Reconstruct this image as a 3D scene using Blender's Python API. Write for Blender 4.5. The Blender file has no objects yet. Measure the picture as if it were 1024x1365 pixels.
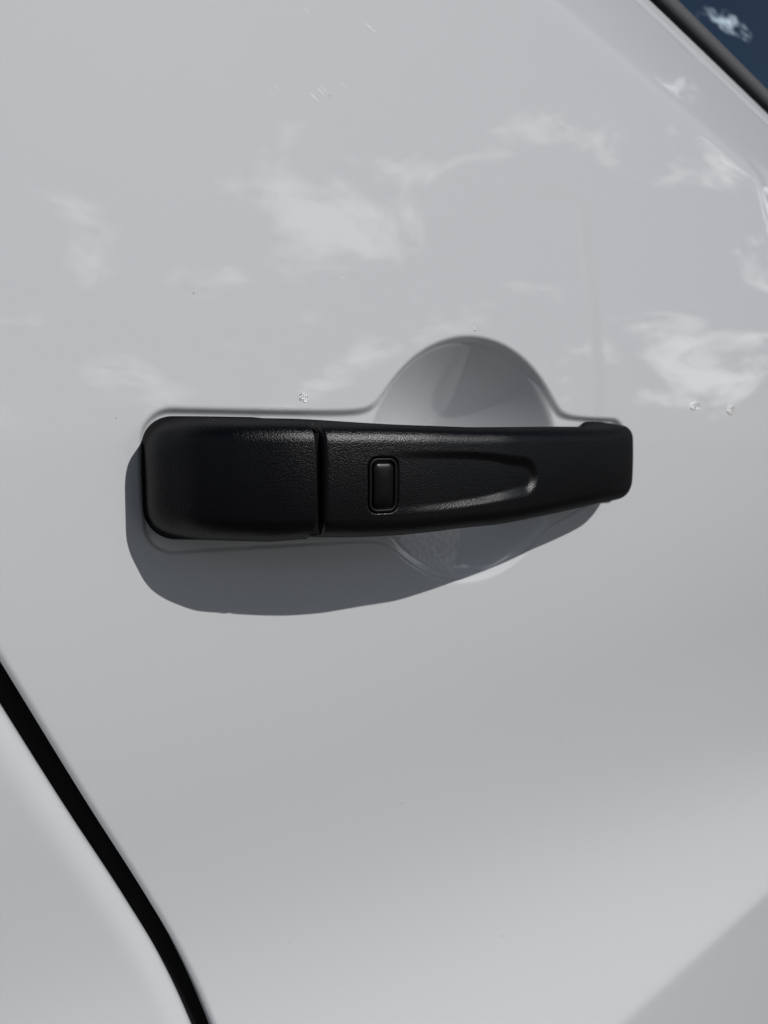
import bpy, bmesh, math, random
import numpy as np
from mathutils import Matrix, Vector

sc = bpy.context.scene
col = sc.collection
rad = math.radians
H0 = 0.95                       # height of the handle (and lens) above the ground, metres
random.seed(4)

# ------------------------------------------------------------------ camera
cam = bpy.data.cameras.new('camera')
cam.sensor_fit = 'HORIZONTAL'
cam.sensor_width = 36.0
cam.lens = 36.0 * 1025 / 1024
cam.clip_start = 0.01
cam.clip_end = 4000
cam.dof.use_dof = True
cam.dof.focus_distance = 0.262
cam.dof.aperture_fstop = 19.0
cam_o = bpy.data.objects.new('camera', cam)
col.objects.link(cam_o)
cam_o.location = (0, -0.25, H0)
cam_o.rotation_euler = (rad(90 - 5.4), 0, rad(-36))
sc.camera = cam_o

# ------------------------------------------------------------------ sun and sky
SUN = Vector((0.35, -1.0, 0.79)).normalized()          # towards the sun
elev = math.asin(SUN.z)
sun = bpy.data.lights.new('sun', 'SUN')
sun.energy = 5.0
sun.angle = rad(0.5)
sun.color = (1.0, 0.985, 0.965)
sun_o = bpy.data.objects.new('sun', sun)
col.objects.link(sun_o)
sun_o.location = (2, -4, 4)
sun_o.rotation_euler = SUN.to_track_quat('Z', 'Y').to_euler()

world = bpy.data.worlds.new('World')
sc.world = world
world.use_nodes = True
wn, wl = world.node_tree.nodes, world.node_tree.links
wn.clear()
def N(nodes, t, **kw):
    n = nodes.new(t)
    for k, v in kw.items():
        setattr(n, k, v)
    return n
out = N(wn, 'ShaderNodeOutputWorld')
bg = N(wn, 'ShaderNodeBackground')
bg.inputs['Strength'].default_value = 0.05
sky = N(wn, 'ShaderNodeTexSky', sky_type='NISHITA')
sky.sun_disc = False
sky.sun_elevation = elev
sky.sun_rotation = math.atan2(SUN.x, SUN.y)
sky.air_density = 1.0
sky.dust_density = 0.25
sky.ozone_density = 1.5
# broken cloud layer: noise on the plane the view direction meets overhead
tc = N(wn, 'ShaderNodeTexCoord')
sep = N(wn, 'ShaderNodeSeparateXYZ')
wl.new(tc.outputs['Generated'], sep.inputs[0])
zc = N(wn, 'ShaderNodeMath', operation='MAXIMUM'); zc.inputs[1].default_value = 0.0
wl.new(sep.outputs['Z'], zc.inputs[0])
za = N(wn, 'ShaderNodeMath', operation='ADD'); za.inputs[1].default_value = 0.42
wl.new(zc.outputs[0], za.inputs[0])
dx = N(wn, 'ShaderNodeMath', operation='DIVIDE'); dy = N(wn, 'ShaderNodeMath', operation='DIVIDE')
wl.new(sep.outputs['X'], dx.inputs[0]); wl.new(za.outputs[0], dx.inputs[1])
wl.new(sep.outputs['Y'], dy.inputs[0]); wl.new(za.outputs[0], dy.inputs[1])
cmb = N(wn, 'ShaderNodeCombineXYZ')
wl.new(dx.outputs[0], cmb.inputs[0]); wl.new(dy.outputs[0], cmb.inputs[1])
cmb.inputs[2].default_value = 44.4
cn = N(wn, 'ShaderNodeTexNoise'); cn.inputs['Scale'].default_value = 3.4
cn.inputs['Detail'].default_value = 12; cn.inputs['Roughness'].default_value = 0.66
cn.inputs['Distortion'].default_value = 0.35
wl.new(cmb.outputs[0], cn.inputs['Vector'])
cr = N(wn, 'ShaderNodeValToRGB')
cr.color_ramp.elements[0].position = 0.54; cr.color_ramp.elements[1].position = 0.65
hi = N(wn, 'ShaderNodeMapRange')                              # the clouds bank towards the horizon and thin out overhead
hi.inputs['From Min'].default_value = 0.42; hi.inputs['From Max'].default_value = 0.95
hi.inputs['To Min'].default_value = 0.0; hi.inputs['To Max'].default_value = -0.33
wl.new(sep.outputs['Z'], hi.inputs[0])
ca = N(wn, 'ShaderNodeMath', operation='ADD')
wl.new(cn.outputs['Fac'], ca.inputs[0]); wl.new(hi.outputs[0], ca.inputs[1])
wl.new(ca.outputs[0], cr.inputs[0])
cmix = N(wn, 'ShaderNodeMix', data_type='RGBA')
cmix.inputs['B'].default_value = (98.0, 98.0, 99.0, 1)
cf = N(wn, 'ShaderNodeMath', operation='MULTIPLY'); cf.inputs[1].default_value = 0.8
wl.new(cr.outputs[0], cf.inputs[0])
wl.new(cf.outputs[0], cmix.inputs['Factor'])
hs = N(wn, 'ShaderNodeHueSaturation'); hs.inputs['Saturation'].default_value = 0.85
wl.new(sky.outputs[0], hs.inputs['Color'])
wl.new(hs.outputs[0], cmix.inputs['A'])
wl.new(cmix.outputs['Result'], bg.inputs[0])
wl.new(bg.outputs[0], out.inputs[0])

sc.view_settings.view_transform = 'Standard'
sc.view_settings.look = 'None'
sc.view_settings.exposure = -1.2
sc.view_settings.gamma = 1.0
sc.view_settings.use_curve_mapping = False

# ------------------------------------------------------------------ materials
def mat(name, color, rough=0.5, **inp):
    m = bpy.data.materials.new(name)
    m.use_nodes = True
    b = m.node_tree.nodes['Principled BSDF']
    b.inputs['Base Color'].default_value = (*color, 1)
    b.inputs['Roughness'].default_value = rough
    for k, v in inp.items():
        b.inputs[k.replace('_', ' ')].default_value = v
    return m
def obj_coord(m):
    return N(m.node_tree.nodes, 'ShaderNodeTexCoord').outputs['Object']
def bump(m, height, strength, dist, socket='Normal'):
    n = N(m.node_tree.nodes, 'ShaderNodeBump')
    n.inputs['Strength'].default_value = strength
    n.inputs['Distance'].default_value = dist
    m.node_tree.links.new(height, n.inputs['Height'])
    m.node_tree.links.new(n.outputs[0], m.node_tree.nodes['Principled BSDF'].inputs[socket])
def noise(m, scale, detail=2, rough=0.5):
    n = N(m.node_tree.nodes, 'ShaderNodeTexNoise')
    n.inputs['Scale'].default_value = scale
    n.inputs['Detail'].default_value = detail
    n.inputs['Roughness'].default_value = rough
    m.node_tree.links.new(obj_coord(m), n.inputs['Vector'])
    return n.outputs['Fac']

M_paint = mat('white_paint', (0.775, 0.788, 0.808), 0.6, Coat_Weight=1.0, Coat_Roughness=0.012, Coat_IOR=1.62,
              Specular_IOR_Level=0.1)
bump(M_paint, noise(M_paint, 420, 3), 0.05, 0.00008, 'Coat Normal')      # faint orange peel in the clear coat

_nt = M_paint.node_tree                                        # sparse specks of road dust
_v = N(_nt.nodes, 'ShaderNodeTexVoronoi'); _v.inputs['Scale'].default_value = 75
_nt.links.new(obj_coord(M_paint), _v.inputs['Vector'])
_th = N(_nt.nodes, 'ShaderNodeMath', operation='LESS_THAN'); _th.inputs[1].default_value = 0.022
_nt.links.new(_v.outputs['Distance'], _th.inputs[0])
_sx = N(_nt.nodes, 'ShaderNodeSeparateColor'); _nt.links.new(_v.outputs['Color'], _sx.inputs[0])
_gt = N(_nt.nodes, 'ShaderNodeMath', operation='GREATER_THAN'); _gt.inputs[1].default_value = 0.6
_nt.links.new(_sx.outputs[0], _gt.inputs[0])
_mu = N(_nt.nodes, 'ShaderNodeMath', operation='MULTIPLY'); _nt.links.new(_th.outputs[0], _mu.inputs[0]); _nt.links.new(_gt.outputs[0], _mu.inputs[1])
_mc = N(_nt.nodes, 'ShaderNodeMix', data_type='RGBA')
_mc.inputs['A'].default_value = (0.775, 0.788, 0.808, 1); _mc.inputs['B'].default_value = (0.36, 0.35, 0.33, 1)
_nt.links.new(_mu.outputs[0], _mc.inputs['Factor'])
_nt.links.new(_mc.outputs['Result'], _nt.nodes['Principled BSDF'].inputs['Base Color'])

def grain(name, color, rough, cells, strength, dist, spec=0.5):
    m = mat(name, color, rough, Specular_IOR_Level=spec)
    nt = m.node_tree
    v = N(nt.nodes, 'ShaderNodeTexVoronoi', feature='SMOOTH_F1')
    v.inputs['Scale'].default_value = cells
    v.inputs['Smoothness'].default_value = 0.4
    oc = obj_coord(m)
    nz = N(nt.nodes, 'ShaderNodeTexNoise'); nz.inputs['Scale'].default_value = cells * 0.6
    nt.links.new(oc, nz.inputs['Vector'])
    mx = N(nt.nodes, 'ShaderNodeMix', data_type='VECTOR'); mx.inputs['Factor'].default_value = 0.00022
    nt.links.new(oc, mx.inputs['A']); nt.links.new(nz.outputs['Color'], mx.inputs['B'])
    nt.links.new(mx.outputs['Result'], v.inputs['Vector'])
    bump(m, v.outputs['Distance'], strength, dist)
    return m
def beckmann(m, ior, rough, fmax):
    """soft moulded plastic: dark body under a short-tailed sheen"""
    nt = m.node_tree
    nrm = nt.nodes['Bump'].outputs[0]
    df = N(nt.nodes, 'ShaderNodeBsdfDiffuse'); df.inputs['Color'].default_value = nt.nodes['Principled BSDF'].inputs['Base Color'].default_value
    gl = N(nt.nodes, 'ShaderNodeBsdfAnisotropic', distribution='BECKMANN'); gl.inputs['Roughness'].default_value = rough
    gl.inputs['Color'].default_value = (1, 1, 1, 1)
    fr = N(nt.nodes, 'ShaderNodeFresnel'); fr.inputs['IOR'].default_value = ior
    mn = N(nt.nodes, 'ShaderNodeMath', operation='MINIMUM'); mn.inputs[1].default_value = fmax
    mx = N(nt.nodes, 'ShaderNodeMixShader')
    for t in (df, gl, fr):
        nt.links.new(nrm, t.inputs['Normal'])
    nt.links.new(fr.outputs[0], mn.inputs[0]); nt.links.new(mn.outputs[0], mx.inputs[0])
    nt.links.new(df.outputs[0], mx.inputs[1]); nt.links.new(gl.outputs[0], mx.inputs[2])
    nt.links.new(mx.outputs[0], nt.nodes['Material Output'].inputs['Surface'])
M_plastic = grain('black_grained_plastic', (0.0016, 0.0016, 0.0026), 0.45, 2000, 0.6, 0.00014)
M_plastic.node_tree.nodes['Bump'].invert = True
beckmann(M_plastic, 1.40, 0.40, 0.05)
M_gloss = mat('smooth_black_plastic', (0.002, 0.002, 0.003), 0.3, IOR=1.4)
bump(M_gloss, noise(M_gloss, 900, 2), 0.1, 0.00004)
M_satin = mat('satin_black_plastic', (0.003, 0.003, 0.0035), 0.5, IOR=1.38)
bump(M_satin, noise(M_satin, 1500, 2), 0.2, 0.00005)
M_rubber = mat('black_rubber', (0.006, 0.006, 0.007), 0.85, Specular_IOR_Level=0.15)
M_trim = mat('weathered_black_trim', (0.085, 0.087, 0.09), 0.6)
bump(M_trim, noise(M_trim, 1400, 3), 0.3, 0.0002)
M_glass = mat('mirror_tinted_window_glass', (0.50, 0.68, 0.82), 0.015, Metallic=1.0)
M_mark = mat('bumpy_white', (0.97, 0.97, 0.97), 0.32, Metallic=0.55)  # bumpy, half-metallic white shared by the scribble marks and scratches
bump(M_mark, noise(M_mark, 2600, 2), 0.9, 0.0004)
M_metal = mat('dark_painted_steel', (0.035, 0.036, 0.038), 0.6)

M_film = bpy.data.materials.new('clear_protective_film')
M_film.use_nodes = True
nt = M_film.node_tree
pb = nt.nodes['Principled BSDF']
pb.inputs['Base Color'].default_value = (0.97, 0.97, 0.98, 1)
pb.inputs['Roughness'].default_value = 0.45
tr = N(nt.nodes, 'ShaderNodeBsdfTransparent')
ms = N(nt.nodes, 'ShaderNodeMixShader')
nf = noise(M_film, 480, 5, 0.65)
rp = N(nt.nodes, 'ShaderNodeMapRange')
rp.inputs['From Min'].default_value = 0.35; rp.inputs['From Max'].default_value = 0.65
rp.inputs['To Min'].default_value = 0.7; rp.inputs['To Max'].default_value = 1.0
nt.links.new(nf, rp.inputs[0]); nt.links.new(rp.outputs[0], ms.inputs[0])
nt.links.new(tr.outputs[0], ms.inputs[1]); nt.links.new(pb.outputs[0], ms.inputs[2])
nt.links.new(ms.outputs[0], nt.nodes['Material Output'].inputs['Surface'])
pb.inputs['Roughness'].default_value = 0.6
bump(M_film, nf, 0.5, 0.0005)

M_asphalt = mat('asphalt', (0.05, 0.05, 0.05), 0.85)
nt = M_asphalt.node_tree
rmp = N(nt.nodes, 'ShaderNodeValToRGB')
rmp.color_ramp.elements[0].color = (0.035, 0.035, 0.035, 1); rmp.color_ramp.elements[1].color = (0.075, 0.074, 0.07, 1)
nt.links.new(noise(M_asphalt, 30, 8, 0.7), rmp.inputs[0])
nt.links.new(rmp.outputs[0], nt.nodes['Principled BSDF'].inputs['Base Color'])
bump(M_asphalt, noise(M_asphalt, 120, 4), 0.6, 0.004)

# ------------------------------------------------------------------ helpers
def mesh_obj(name, verts, faces, m, parent=None, smooth=True, off=Vector((0, 0, 0))):
    me = bpy.data.meshes.new(name)
    me.from_pydata([tuple(v) for v in verts], [], faces)
    me.materials.append(m)
    me.polygons.foreach_set('use_smooth', [smooth and len(f) < 9 for f in faces])
    me.update()
    o = bpy.data.objects.new(name, me)
    col.objects.link(o)
    if parent is not None:
        o.parent = parent
    o.location = off
    return o
def grid_faces(nr, nc, flip=False, wrap=False):
    f = []
    for i in range(nr - 1):
        for j in range(nc if wrap else nc - 1):
            k = (j + 1) % nc
            q = (i * nc + j, i * nc + k, (i + 1) * nc + k, (i + 1) * nc + j)
            f.append(q[::-1] if flip else q)
    return f
def pchip(xs, ys):
    xs = np.array(xs, float); ys = np.array(ys, float)
    h = np.diff(xs); d = np.diff(ys) / h
    m = np.zeros(len(xs))
    for i in range(1, len(xs) - 1):
        if d[i - 1] * d[i] > 0:
            w1 = 2 * h[i] + h[i - 1]; w2 = h[i] + 2 * h[i - 1]
            m[i] = (w1 + w2) / (w1 / d[i - 1] + w2 / d[i])
    m[0], m[-1] = d[0], d[-1]
    def f(x):
        x = np.asarray(x, float)
        xc = np.clip(x, xs[0], xs[-1])
        i = np.clip(np.searchsorted(xs, xc) - 1, 0, len(xs) - 2)
        t = (xc - xs[i]) / h[i]
        return ((2*t**3 - 3*t**2 + 1) * ys[i] + (t**3 - 2*t**2 + t) * h[i] * m[i]
                + (-2*t**3 + 3*t**2) * ys[i+1] + (t**3 - t**2) * h[i] * m[i+1])
    return f
def sstep(a, b, x):
    t = np.clip((x - a) / (b - a), 0, 1)
    return t * t * (3 - 2 * t)
def smax(a, b, k):
    return 0.5 * (a + b + np.sqrt((a - b) ** 2 + k * k))
def smin(a, b, k):
    return 0.5 * (a + b - np.sqrt((a - b) ** 2 + k * k))

# ------------------------------------------------------------------ body shape, millimetres, x forward, y inward, z from handle height
# slope dy/dz of the skin against height, integrated once
_zz = np.linspace(-720, 620, 2681)
_slope = pchip([-720, -330, -300, -255, -215, -175, -130, -80, -20, 60, 150, 400, 620],
               [0.46, 0.46, 0.44, 0.29, 0.08, -0.08, -0.13, -0.08, -0.01, 0.02, 0.05, 0.10, 0.15])(_zz)
_Y = np.concatenate([[0], np.cumsum(0.5 * (_slope[1:] + _slope[:-1]) * np.diff(_zz))])
_Y -= np.interp(0, _zz, _Y)
crease_up = lambda x: 203 - 0.235 * (x - 274)
crease_lo = lambda x: -303.2 - 0.054 * (496.8 - x)
belt = lambda x: 258 - 0.245 * (x - 403)
def body_y(x, z):
    x = np.asarray(x, float); z = np.asarray(z, float)
    y = np.interp(z + 0.05 * (x - 230) * sstep(-120, -220, z), _zz, _Y)
    y = y + 0.000035 * (x - 230) ** 2 * 0.5
    y = y + 0.10 * np.sin(x / 41.0 + 1.0 + z / 160.0) * np.sin(z / 33.0 + x / 210.0)   # slight waviness of pressed sheet
    # shoulder: above the upper crease the skin leans in
    u = z - crease_up(x)
    y = y + 0.40 * smax(u, 0, 3.0) * sstep(-30, 0, u + 30)
    # towards the front hinge the skin breaks away from the shoulder in a soft facet
    f = x - (462 + np.clip(160 - z, -20, 400) * 0.62)
    y = y + 0.22 * smax(f, 0, 3.0) * sstep(14, -6, u) * sstep(60, 110, z)
    # lower character line: below it the skin tucks under
    l = crease_lo(x) - z
    y = y + 0.46 * (smax(l, 0, 2.5))
    return y
def sd_box(px, pz, x0, x1, z0, z1, r):
    cx, cz = (x0 + x1) / 2, (z0 + z1) / 2
    qx = np.abs(px - cx) - ((x1 - x0) / 2 - r); qz = np.abs(pz - cz) - ((z1 - z0) / 2 - r)
    return np.hypot(np.maximum(qx, 0), np.maximum(qz, 0)) + np.minimum(np.maximum(qx, qz), 0) - r
def bowl_rho(x, z):
    return np.hypot((x - 231.5) / 56.0, (z + 9.5) / 52.5)
def recess(x, z):
    seat = sd_box(x, z, 84.5, 336, -38.3 - 1.5 * sstep(90, 170, x) + 9.5 * sstep(275, 325, x), 9.3, 10.5)
    rho = bowl_rho(x, z)
    d = smin(seat, (rho - 1.0) * 54, 7.0)                      # outline of seat and pan, filleted where they meet
    tw = 0.35 + 0.65 * sstep(-34, -10, z)                      # the step is crisper along the bottom edge
    step = (0.9 + 1.6 * sstep(-36, -14, z)) * sstep(1.6 * tw, -1.5 * tw, d)
    w = sstep(-58, 5, z)                                       # deep hollow above, shallow ramp below
    S = 30 + 51 * w
    a2 = 0.36
    bowl = S * (math.sqrt(1 + a2) - np.sqrt((np.minimum(rho, 1.3) / 0.99) ** 2 + a2))
    k = 2.0
    hq = np.maximum(k - np.abs(bowl), 0) / k
    return step + np.maximum(bowl, 0) + hq * hq * k * 0.25
# ------------------------------------------------------------------ the car: an empty on the ground under the door
car = bpy.data.objects.new('white_car', None)
car.location = (0.2, 0.4, 0)
col.objects.link(car)
car['label'] = 'white car door with black grab handle, seen close up in hard sun'
car['category'] = 'car'
OFF = -Vector(car.location)
def W(x, y, z):                                               # millimetres to metres in the world
    return np.stack([np.asarray(x, float) / 1000, np.asarray(y, float) / 1000, np.asarray(z, float) / 1000 + H0], -1)
def part(name, verts, faces, m, smooth=True):
    return mesh_obj(name, verts, faces, m, car, smooth, OFF)
def sub(name, verts, faces, m, parent, smooth=True):
    return mesh_obj(name, verts, faces, m, parent, smooth)

# rear edge of the door (the shut line) as x against z
shut = pchip([-720, -420, -310, -265, -238, -215, -192, -165, -120, -66, 0, 100, 380, 620],
             [124, 124, 121.5, 117.5, 112.5, 106, 97.7, 85.7, 64.2, 39.3, 9, -37, -160, -250])

# ---- door skin
def lin(a, b, st):
    return np.linspace(a, b, max(2, int(round((b - a) / st)) + 1))
zcols = np.unique(np.round(np.concatenate([lin(-620, -345, 8), lin(-345, -280, 1.5), lin(-280, -72, 3), lin(-72, 58, 0.65),
                                           lin(58, 110, 2.5)]), 3))
t_up = np.linspace(0, 1, 95)[1:]
tx_a = np.concatenate([[0, .1, .25, .45, .7, 1.0, 1.35, 1.75, 2.2, 2.8, 3.6, 5]])       # mm from the shut line
rows = []
x_mid = lin(70, 352, 0.72)
x_far = lin(352, 900, 6)[1:]
rows_x, rows_z = [], []
for z in zcols:
    xg = float(shut(z))
    x0 = max(70.0, xg + 16)
    strip = np.concatenate([xg + tx_a, np.linspace(xg + 5, x0, 24)[1:-1]])
    mid = x0 + (x_mid - 70) / (352 - 70) * (352 - x0)
    rows_x.append(np.concatenate([strip, mid, x_far])); rows_z.append(np.full(len(rows_x[-1]), z))
base_x = rows_x[-1]
z_top0 = zcols[-1]
for t in t_up:
    s = (base_x - base_x[0]) / (base_x[-1] - base_x[0])
    zt = belt(base_x) + 0.0
    z = z_top0 + (zt - z_top0) * t
    xs = base_x.copy()
    xs = np.where(base_x < 70, 0, 0) + (base_x + (shut(z) - shut(z_top0)) * (1 - sstep(-40, 352, base_x)))
    z = z_top0 + (belt(xs) - z_top0) * t
    xs = np.maximum(xs, shut(z) + (base_x - base_x[0]) * 0.6)
    rows_x.append(xs); rows_z.append(z)
X = np.array(rows_x); Z = np.array(rows_z)
Y = body_y(X, Z) + recess(X, Z)
# rolled hem at the shut line
slope_g = (shut(Z + 1) - shut(Z - 1)) / 2
e = (X - shut(Z)) / np.sqrt(1 + slope_g ** 2)
R = 2.2
Y = Y + np.where(e < R, R - np.sqrt(np.maximum(R * R - (R - np.clip(e, 0, R)) ** 2, 0)), 0)
# belt hem: a shallow pressed bead just below the window rubber
ub = belt(X) - Z
Y = Y + 0.8 * (sstep(17, 14, ub) - sstep(12, 9, ub))
nr, nc = X.shape
# flange returning into the car behind the hem
fl = 14.0
X = np.concatenate([X[:, :1] + 0.5, X], 1); Z = np.concatenate([Z[:, :1], Z], 1); Y = np.concatenate([Y[:, :1] + fl, Y], 1)
V = W(X, Y, Z).reshape(-1, 3)
door = part('door_panel', V, grid_faces(nr, nc + 1), M_paint)
door['label'] = 'glossy white door skin with a scooped pan behind the handle'

# ---- rear quarter panel beyond the shut line
def gap_w(z):
    return 5.9
zq = np.unique(np.round(np.concatenate([lin(-620, -260, 10), lin(-260, -40, 2.5), lin(-40, 560, 10)]), 3))
eq = np.concatenate([[0, .15, .4, .8, 1.3, 2, 2.8, 3.7, 4.7, 5.8, 7, 8.3, 9.7, 11.2, 13, 16, 20, 26, 34, 45, 60, 80, 110, 150, 200, 260, 330, 400]])
qx, qz, qy = [], [], []
RQ, RD = 11.0, 8.0
for z in zq:
    g = float((shut(z + 1) - shut(z - 1)) / 2); nrm = math.sqrt(1 + g * g)
    xs = shut(z) - gap_w(z) * nrm - eq * nrm
    t = np.clip(1 - eq / RQ, 0, 1)
    yy = body_y(xs, np.full_like(xs, z)) + RD * (1 - np.sqrt(np.maximum(1 - t ** 2.3, 0)))
    qx.append(np.concatenate([[xs[0] + 0.6], xs])); qz.append(np.full(len(xs) + 1, z)); qy.append(np.concatenate([[yy[0] + 14], yy]))
part('quarter_panel', W(np.array(qx), np.array(qy), np.array(qz)).reshape(-1, 3), grid_faces(len(zq), len(eq) + 1, True), M_paint)

# ---- black weather seal at the bottom of the shut line
zs = lin(-620, 560, 6)
sx, sy, sz = [], [], []
for z in zs:
    g = float((shut(z + 1) - shut(z - 1)) / 2); nrm = math.sqrt(1 + g * g)
    c = float(shut(z)) - 3.3 * nrm
    a = np.linspace(0, math.pi, 9)
    xx = c + 7.5 * nrm * np.cos(a)
    sx.append(xx); sz.append(np.full(9, z)); sy.append(body_y(xx, np.full(9, z)) + 14 - 4 * np.sin(a))
part('door_seal', W(np.array(sx), np.array(sy), np.array(sz)).reshape(-1, 3), grid_faces(len(zs), 9, True), M_rubber)

# ---- window: rubber belt strip and glass
xb = lin(-90, 900, 12)
# section of the strip: across (y inward, z up)
prof = [(12, -4), (10, 1), (6, 4), (0, 6.2), (-4.2, 9), (-6, 13), (-6, 17.5), (-4, 22), (0, 25.5), (5, 27.5), (10, 28), (14, 25)]
pf_t = np.linspace(0, len(prof) - 1, 45)
pfy = pchip(range(len(prof)), [p[0] for p in prof])(pf_t); pfz = pchip(range(len(prof)), [p[1] for p in prof])(pf_t)
bx_, by_, bz_ = [], [], []
for x in xb:
    zb = float(belt(x)); yb = float(body_y(x, zb)) + 3
    bx_.append(np.full(len(pfy), x)); by_.append(yb + pfy + 0.3 * (pfz)); bz_.append(zb + pfz)
part('window_rubber', W(np.array(bx_), np.array(by_), np.array(bz_)).reshape(-1, 3), grid_faces(len(xb), len(pfy), True), M_trim)
gx, gy, gz = [], [], []
for x in lin(-110, 900, 20):
    zb = float(belt(x)); yb = float(body_y(x, zb)) + 3
    k = np.linspace(0, 1, 26)
    zz = zb + 8 + k * (600 - zb)
    gx.append(np.maximum(np.full(26, x), -110)); gz.append(zz)
    gy.append(yb + 9.5 + 0.34 * (zz - zb) + 0.0003 * (zz - zb) ** 2)
gsh = np.array(gx).shape
part('window_glass', W(np.array(gx), np.array(gy), np.array(gz)).reshape(-1, 3), grid_faces(gsh[0], gsh[1], True), M_glass)

# ------------------------------------------------------------------ the handle: cap and grip lofted along x; h = how far it stands off the door
h_of = pchip([84.5, 84.6, 85.0, 85.8, 87.3, 90, 94, 98, 105, 121, 140, 158, 171, 200, 221, 253, 278, 295, 308, 317, 323, 326.5, 328],
             [1, 5, 8.8, 12.6, 16.8, 21.3, 25.6, 28.9, 33, 39, 42.4, 44.6, 45.6, 46.0, 44.2, 38.4, 32.6, 27.4, 22.6, 18, 13.5, 9.5, 6])
zt_of = pchip([79, 90, 116, 143, 164, 192, 246, 300, 328], [4.4, 5.0, 5.2, 5.2, 5.2, 5.3, 6.1, 6.5, 6.6])
zb_of = pchip([79, 100, 123, 160, 200, 230, 271, 304, 328], [-28.6, -29.8, -31.3, -32.8, -32.8, -31.6, -29.8, -28.4, -27.6])
def rounded(poly, ns, na):
    """outline of a polygon [(u, v, r)], ns samples on each side and na on each arc"""
    n = len(poly); ps = [np.array(p[:2], float) for p in poly]; pts = []
    ins, outs = [], []
    for i in range(n):
        p, a, b = ps[i], ps[i - 1], ps[(i + 1) % n]
        da = (a - p) / np.linalg.norm(a - p); db = (b - p) / np.linalg.norm(b - p)
        ang = math.acos(np.clip(da @ db, -1, 1)); r = poly[i][2]
        L = r / math.tan(ang / 2)
        c = p + (da + db) / np.linalg.norm(da + db) * (r / math.sin(ang / 2))
        ins.append(p + da * L); outs.append(p + db * L)
        v0, v1 = ins[-1] - c, outs[-1] - c
        a0 = math.atan2(v0[1], v0[0]); a1 = math.atan2(v1[1], v1[0])
        dlt = (a1 - a0 + math.pi) % (2 * math.pi) - math.pi
        poly[i] = poly[i] + (c, r, a0, dlt)
    for i in range(n):
        c, r, a0, dlt = poly[i][3:7]
        for k in range(na[i]):
            a = a0 + dlt * k / na[i]
            pts.append(c + r * np.array([math.cos(a), math.sin(a)]))
        j = (i + 1) % n
        for k in range(ns[i]):
            pts.append(outs[i] + (ins[j] - outs[i]) * k / ns[i])
    return np.array(pts)
def loft(name, xs, section, face_fn, m, parent):
    rings = []
    for x in xs:
        P = section(x)                                        # (h, z)
        rings.append(P)
    n = len(rings[0])
    P = np.array(rings); Xs = np.repeat(np.array(xs)[:, None], n, 1)
    Hh, Zz = P[..., 0], P[..., 1]
    Hh = face_fn(Xs, Hh, Zz)
    if name == 'lock_cap':                                    # the nose of the cap swells a little above its foot
        Xs = Xs - 3.0 * np.exp(-((Hh - 11) / 7.0) ** 2) * sstep(97, 84.5, Xs)
    V = W(Xs, -Hh, Zz).reshape(-1, 3)
    F = grid_faces(len(xs), n, False, True)
    F.append(tuple(range(n)))
    F.append(tuple(range((len(xs) - 1) * n, len(xs) * n))[::-1])
    return V, F
NS, NA = [8, 100, 14, 6], [8, 18, 22, 8]
def end_inset(d, r):                                           # quarter-round: how far an edge pulls in at distance d from the end
    d = min(max(d, 0.0), r)
    return r - math.sqrt(max(r * r - (r - d) ** 2, 0))
# polygon order: back-bottom, front-bottom, front-top, back-top
def cap_section(x):
    i = end_inset(x - 84.5, 11.0)
    j = end_inset(125.8 - x, 0.7)
    h = float(h_of(x)) - j
    zt = float(zt_of(x)) + 0.5 - i * 0.85 - j; zb = float(zb_of(x)) - 1.5 + 0.9 * float(sstep(112, 125, x)) + i * 0.85 + j
    r1 = min(7.5, (h + 4.5) * 0.4, (zt - zb) * .4); r2 = min(6.5, (h + 4.5) * 0.4, (zt - zb) * .4)
    return rounded([(-4.5, zb - 3.2 + 0.1 * i, 1.5), (h, zb, r1), (h, zt - 0.6, r2), (-4.5, zt + 2.4 - 0.1 * i, 1.5)], NS, NA)
def crown(X, H, Z):
    zc = -13.2; w = np.clip(1 - ((Z - zc) / 19.0) ** 2, 0, 1)
    hh = h_of(X)
    return H + 0.9 * w * sstep(hh - 6, hh - 0.5, H)
xs_cap = np.concatenate([84.5 + 11 * (1 - np.cos(np.linspace(0, math.pi / 2, 34))), lin(96, 124.9, 0.7), [125.1, 125.25, 125.4, 125.55, 125.68, 125.76, 125.8]])
# scooped thumb panel and button pocket on the grip face
sc_top = pchip([140, 155, 182, 212, 224], [-3.2, -3.5, -3.9, -6.0, -7.6])
sc_bot = pchip([140, 157, 172, 194, 217, 224], [-25.6, -25.4, -25.0, -23.6, -21.8, -21.2])
BX, BZ = 149.3, -15.1                                          # centre of the button
def grip_face(X, H, Z):
    H = crown(X, H, Z)
    hh = h_of(X)
    front = sstep(hh - 5.0, hh - 2.0, H)
    t, b = sc_top(X), sc_bot(X)
    dz = smin(t - Z, Z - b, 2.0)
    dx = 223.5 - X
    # rounded right end: distance inside
    rr = 8.0
    ax, az = np.maximum(rr - dx, 0), np.maximum(rr - dz, 0)
    d = np.where((dx < rr) & (dz < rr), rr - np.hypot(ax, az), np.minimum(dx, dz))
    dep = 1.5 * sstep(146, 205, X) ** 0.8
    H = H - front * dep * sstep(0.0, 4.4 - 1.2 * sstep(212, 190, X), d)
    sd = sd_box(X, Z, BX - 5.55, BX + 5.55, BZ - 9.25, BZ + 9.25, 3.2)
    H = H - front * 1.4 * sstep(0.3, -0.3, sd)
    return H
def back_of(x):
    k = float(sstep(140, 192, x) * sstep(312, 280, x))
    return -4.5 * (1 - k) + (float(h_of(x)) - 15.0) * k, k
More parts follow.
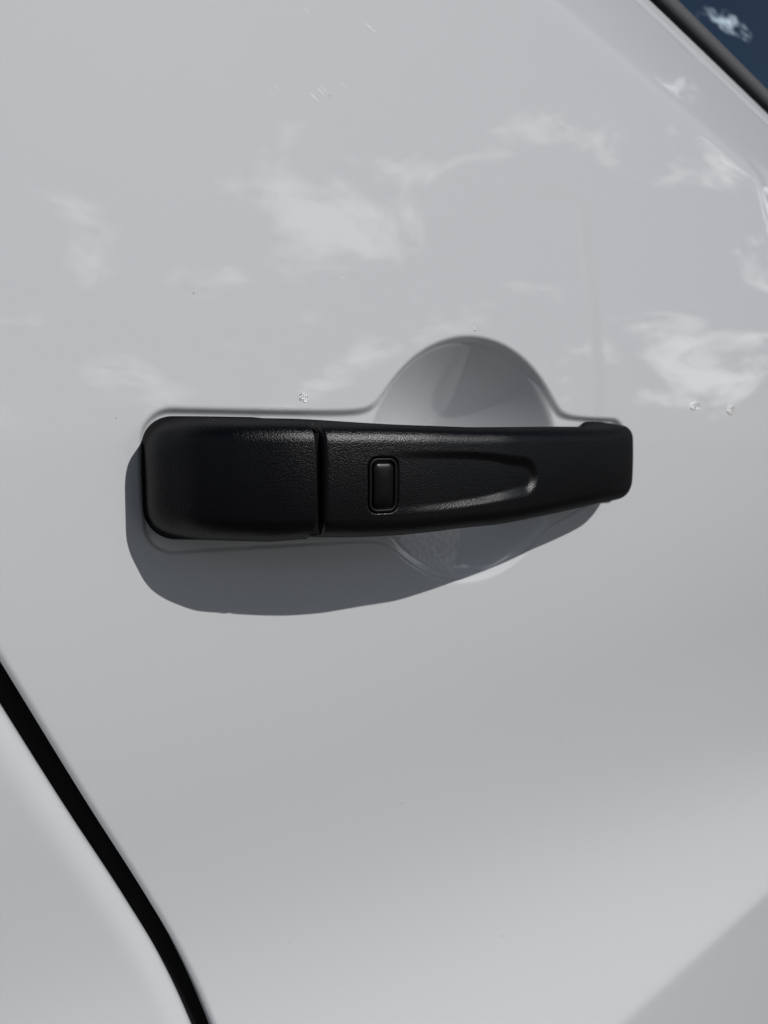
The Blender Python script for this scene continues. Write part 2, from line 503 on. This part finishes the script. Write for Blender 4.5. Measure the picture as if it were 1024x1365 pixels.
def grip_section(x):
    i = end_inset(328.0 - x, 10.0)
    ib = end_inset(328.0 - x, 19.0)
    j = end_inset(x - 128.4, 1.4)
    hb, k = back_of(x)
    h = float(h_of(x)) - j
    zt = float(zt_of(x)) - 0.9 * i - j; zb = float(zb_of(x)) + 0.85 * ib + j
    th = h - hb
    rise = 2.6 * (1 - k) - 1.2 * k
    drop = 2.8 * (1 - k) - 1.0 * k
    r1 = min(6.3, th * 0.42); r2 = min(6.3, th * 0.42); rb = 1.5 + 3.0 * k
    rb = min(rb, th * 0.3)
    return rounded([(hb, zb - drop, rb), (h, zb, r1), (h, zt - 0.6, r2), (hb, zt + rise, rb)], NS, NA)
xs_grip = np.concatenate([[128.4, 128.45, 128.55, 128.7, 128.9, 129.15, 129.5, 129.8], lin(130.2, 226, 0.42), lin(226.6, 312, 0.8),
                          328 - 15.5 * (1 - np.sin(np.linspace(0, math.pi / 2, 30)))[0:] * 1.0])
V, F = loft('door_handle', xs_grip, grip_section, grip_face, M_plastic, None)
grip = part('door_handle', V, F, M_plastic)
grip['label'] = 'black grained plastic grab handle bowed out from the white door'
V, F = loft('lock_cap', xs_cap, cap_section, crown, M_plastic, None)
cap = sub('lock_cap', V, F, M_plastic, grip)
cap['label'] = 'rounded black cap at the rear end of the handle'

def box_mm(x0, x1, h0, h1, z0, z1, r):
    P = rounded([(x0, z0, r), (x1, z0, r), (x1, z1, r), (x0, z1, r)], [2] * 4, [6] * 4)
    n = len(P); vs = []
    for h, ins in ((h0, 0), (h1 - 0.4, 0), (h1, 0.4)):
        cx, cz = (x0 + x1) / 2, (z0 + z1) / 2
        Q = P.copy()
        Q[:, 0] = cx + (P[:, 0] - cx) * (1 - 2 * ins / (x1 - x0)); Q[:, 1] = cz + (P[:, 1] - cz) * (1 - 2 * ins / (z1 - z0))
        vs.append(W(Q[:, 0], np.full(n, -h), Q[:, 1]))
    F = grid_faces(3, n, False, True)
    F.append(tuple(range(2 * n, 3 * n)))
    F = [f for f in F]
    return np.concatenate(vs), F
# inner core seen as the dark slit between cap and grip
V, F = box_mm(123.5, 132, -2, 38.0, -30.9, 2.0, 2.5); sub('handle_core', V, F, M_rubber, grip)
# base gasket between handle and door
V, F = box_mm(303, 329.5, -4.5, 1.2, -31.5, 8.0, 5); sub('base_gasket', V, F, M_satin, grip)

# button: bezel ring and pressed-in key, both following the bow of the grip
def face_h(x, z):
    w = max(0, 1 - ((z + 13.2) / 19.0) ** 2)
    return float(h_of(x)) + 0.9 * w
def ring_loft(profile, m, name, parent, close):
    """profile: list of (half width, half height, corner radius, offset from the grip face)"""
    vs = []; n = None
    for hw, hz, r, o in profile:
        P = rounded([(BX - hw, BZ - hz, r), (BX + hw, BZ - hz, r), (BX + hw, BZ + hz, r), (BX - hw, BZ + hz, r)], [8] * 4, [10] * 4)
        n = len(P)
        for x, z in P:
            vs.append(W(x, -(face_h(x, z) + o), z))
    F = grid_faces(len(profile), n, False, True)
    if close:
        F.append(tuple(range((len(profile) - 1) * n, len(profile) * n)))
    return sub(name, np.array(vs), F, m, parent)
ring_loft([(5.3, 9.0, 3.0, -2.2), (5.3, 9.0, 3.0, -0.5), (5.2, 8.9, 2.9, -0.15), (4.95, 8.65, 2.7, 0.0), (4.7, 8.4, 2.5, 0.0), (4.4, 8.1, 2.2, -0.12),
           (4.2, 7.95, 2.0, -0.5), (4.15, 7.9, 1.9, -1.6), (3.0, 6.0, 1.5, -1.7)], M_satin, 'button_bezel', grip, False)
btn = ring_loft([(3.75, 7.5, 1.7, -1.9), (3.75, 7.5, 1.7, -0.6), (3.68, 7.42, 1.65, -0.3), (3.45, 7.15, 1.5, -0.02), (3.0, 6.6, 1.3, 0.2), (2.2, 5.6, 1.0, 0.4), (1.2, 3.8, .6, 0.52), (.5, 2.0, .3, 0.56)],
                M_gloss, 'unlock_button', grip, True)
btn['label'] = 'small glossy black push button set in the handle'

# ------------------------------------------------------------------ protective film left in the lower pan
fx, fz = np.meshgrid(lin(174, 248, 0.8), lin(-63, -22, 0.8))
keep_id = -np.ones(fx.shape, int); vs = []
def film_in(x, z):
    return bowl_rho(x, z) < 0.955 and (x < 239 + (z + 37) * 0.8) and x > 177
for i in range(fx.shape[0]):
    for j in range(fx.shape[1]):
        if film_in(fx[i, j], fz[i, j]):
            keep_id[i, j] = len(vs)
            vs.append(W(fx[i, j], body_y(fx[i, j], fz[i, j]) + recess(fx[i, j], fz[i, j]) - 0.25, fz[i, j]))
fs = []
for i in range(fx.shape[0] - 1):
    for j in range(fx.shape[1] - 1):
        q = [keep_id[i, j], keep_id[i, j + 1], keep_id[i + 1, j + 1], keep_id[i + 1, j]]
        if min(q) >= 0:
            fs.append(q)
film = part('protective_film', np.array(vs), fs, M_film)
film['label'] = 'cloudy clear film stuck in the lower pan under the handle'

# ------------------------------------------------------------------ raised white scribble marks, and hairline scratches in the clear coat
def ribbon(paths, width, ridge=None):
    ridge = 0.38 * width if ridge is None else ridge
    vs, fs = [], []
    for pth in paths:
        pth = [np.array(p, float) for p in pth]
        k0 = len(vs)
        for i, p in enumerate(pth):
            d = pth[min(i + 1, len(pth) - 1)] - pth[max(i - 1, 0)]
            nn = np.array([-d[1], d[0]]) / (np.linalg.norm(d) + 1e-9)
            w = width * (0.35 if i in (0, len(pth) - 1) else 1.0) * 0.5
            for s, lift in ((-1, 0.02), (0, ridge), (1, 0.02)):
                q = p + nn * w * s
                vs.append(W(q[0], body_y(q[0], q[1]) + recess(q[0], q[1]) - lift, q[1]))
        for i in range(len(pth) - 1):
            for s in (0, 1):
                a = k0 + 3 * i + s
                fs.append((a, a + 1, a + 4, a + 3))
    return np.array(vs), fs
def scribble(cx, cz, w, h, n, seed, width):
    rnd = random.Random(seed); paths = []
    for _ in range(n):
        a0 = rnd.uniform(0, 6.28); r0 = rnd.uniform(.45, 1)
        p = []
        for t in range(6):
            a = a0 + t * rnd.uniform(.3, .75)
            r0 = min(1, max(.15, r0 + rnd.uniform(-.28, .28)))
            p.append((cx + w * r0 * math.cos(a), cz + h * r0 * math.sin(a)))
        paths.append(p)
    return ribbon(paths, width)
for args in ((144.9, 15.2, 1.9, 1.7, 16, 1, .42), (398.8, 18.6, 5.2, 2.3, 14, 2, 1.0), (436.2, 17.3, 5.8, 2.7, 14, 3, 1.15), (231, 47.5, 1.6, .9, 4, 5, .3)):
    V, F = scribble(*args); sub('white_scribble', V, F, M_mark, door)
for x, z, ln, ang, wd in ((152, 124.6, 4.2, -30, .22), (155.0, 127.2, 4.0, -32, .16), (156.4, 128.4, 4.4, -32, .2), (165, 132, 3.4, -25, .14), (136.5, 124, 2.6, -42, .14),
                          (134.2, 121.5, 2.8, -40, .12), (162.5, 61, 3.2, -8, .16), (178, 157, 5, -28, .16), (150, 154.5, 3.0, -30, .12), (138, 88, 2.2, -18, .1), (143.5, 99, 1.8, -12, .1)):
    c, s = math.cos(rad(ang)), math.sin(rad(ang))
    V, F = ribbon([[(x - ln / 2 * c, z - ln / 2 * s), (x, z + .08), (x + ln / 2 * c, z + ln / 2 * s)]], wd * 1.6, 0.05)
    sub('hairline_scratch', V, F, M_mark, door)

# ------------------------------------------------------------------ ground, and the lamp post the paint mirrors
g = mesh_obj('ground', [(-1500, -1500, 0), (1500, -1500, 0), (1500, 1500, 0), (-1500, 1500, 0)], [(0, 1, 2, 3)], M_asphalt, None, False)
g['kind'] = 'structure'
lamp = bpy.data.objects.new('street_lamp', None)
lamp.location = (20.0, -15.6, 0)
lamp.rotation_euler = (0, 0, rad(-140))
col.objects.link(lamp)
lamp['label'] = 'tall grey lamp post mirrored faintly in the white paint'
lamp['category'] = 'street lamp'
def tube(path, radii, n=14):
    vs = []
    for i, p in enumerate(path):
        p = Vector(p); d = (Vector(path[min(i + 1, len(path) - 1)]) - Vector(path[max(i - 1, 0)])).normalized()
        a = d.orthogonal().normalized() if abs(d.x) > .01 or abs(d.y) > .01 else Vector((1, 0, 0))
        b = d.cross(a)
        for k in range(n):
            t = 2 * math.pi * k / n
            vs.append(tuple(p + (a * math.cos(t) + b * math.sin(t)) * radii[i]))
    return vs, grid_faces(len(path), n, False, True) + [tuple(range(n))[::-1], tuple(range((len(path) - 1) * n, len(path) * n))]
V, F = tube([(0, 0, 0), (0, 0, .4), (0, 0, .45), (0, 0, 9.4)], [.34, .34, .24, .2]); mesh_obj('pole', V, F, M_metal, lamp)
V, F = tube([(0, 0, 9.38), (0, 0, 9.7), (.25, 0, 9.95), (.8, 0, 10.05)], [.06, .06, .05, .05]); mesh_obj('arm', V, F, M_metal, lamp)
V, F = tube([(.7, 0, 10.05), (.85, 0, 10.05), (1.2, 0, 10.06), (1.5, 0, 10.06), (1.55, 0, 10.06)], [.06, .13, .17, .13, .04]); mesh_obj('lamp_head', V, F, M_metal, lamp)
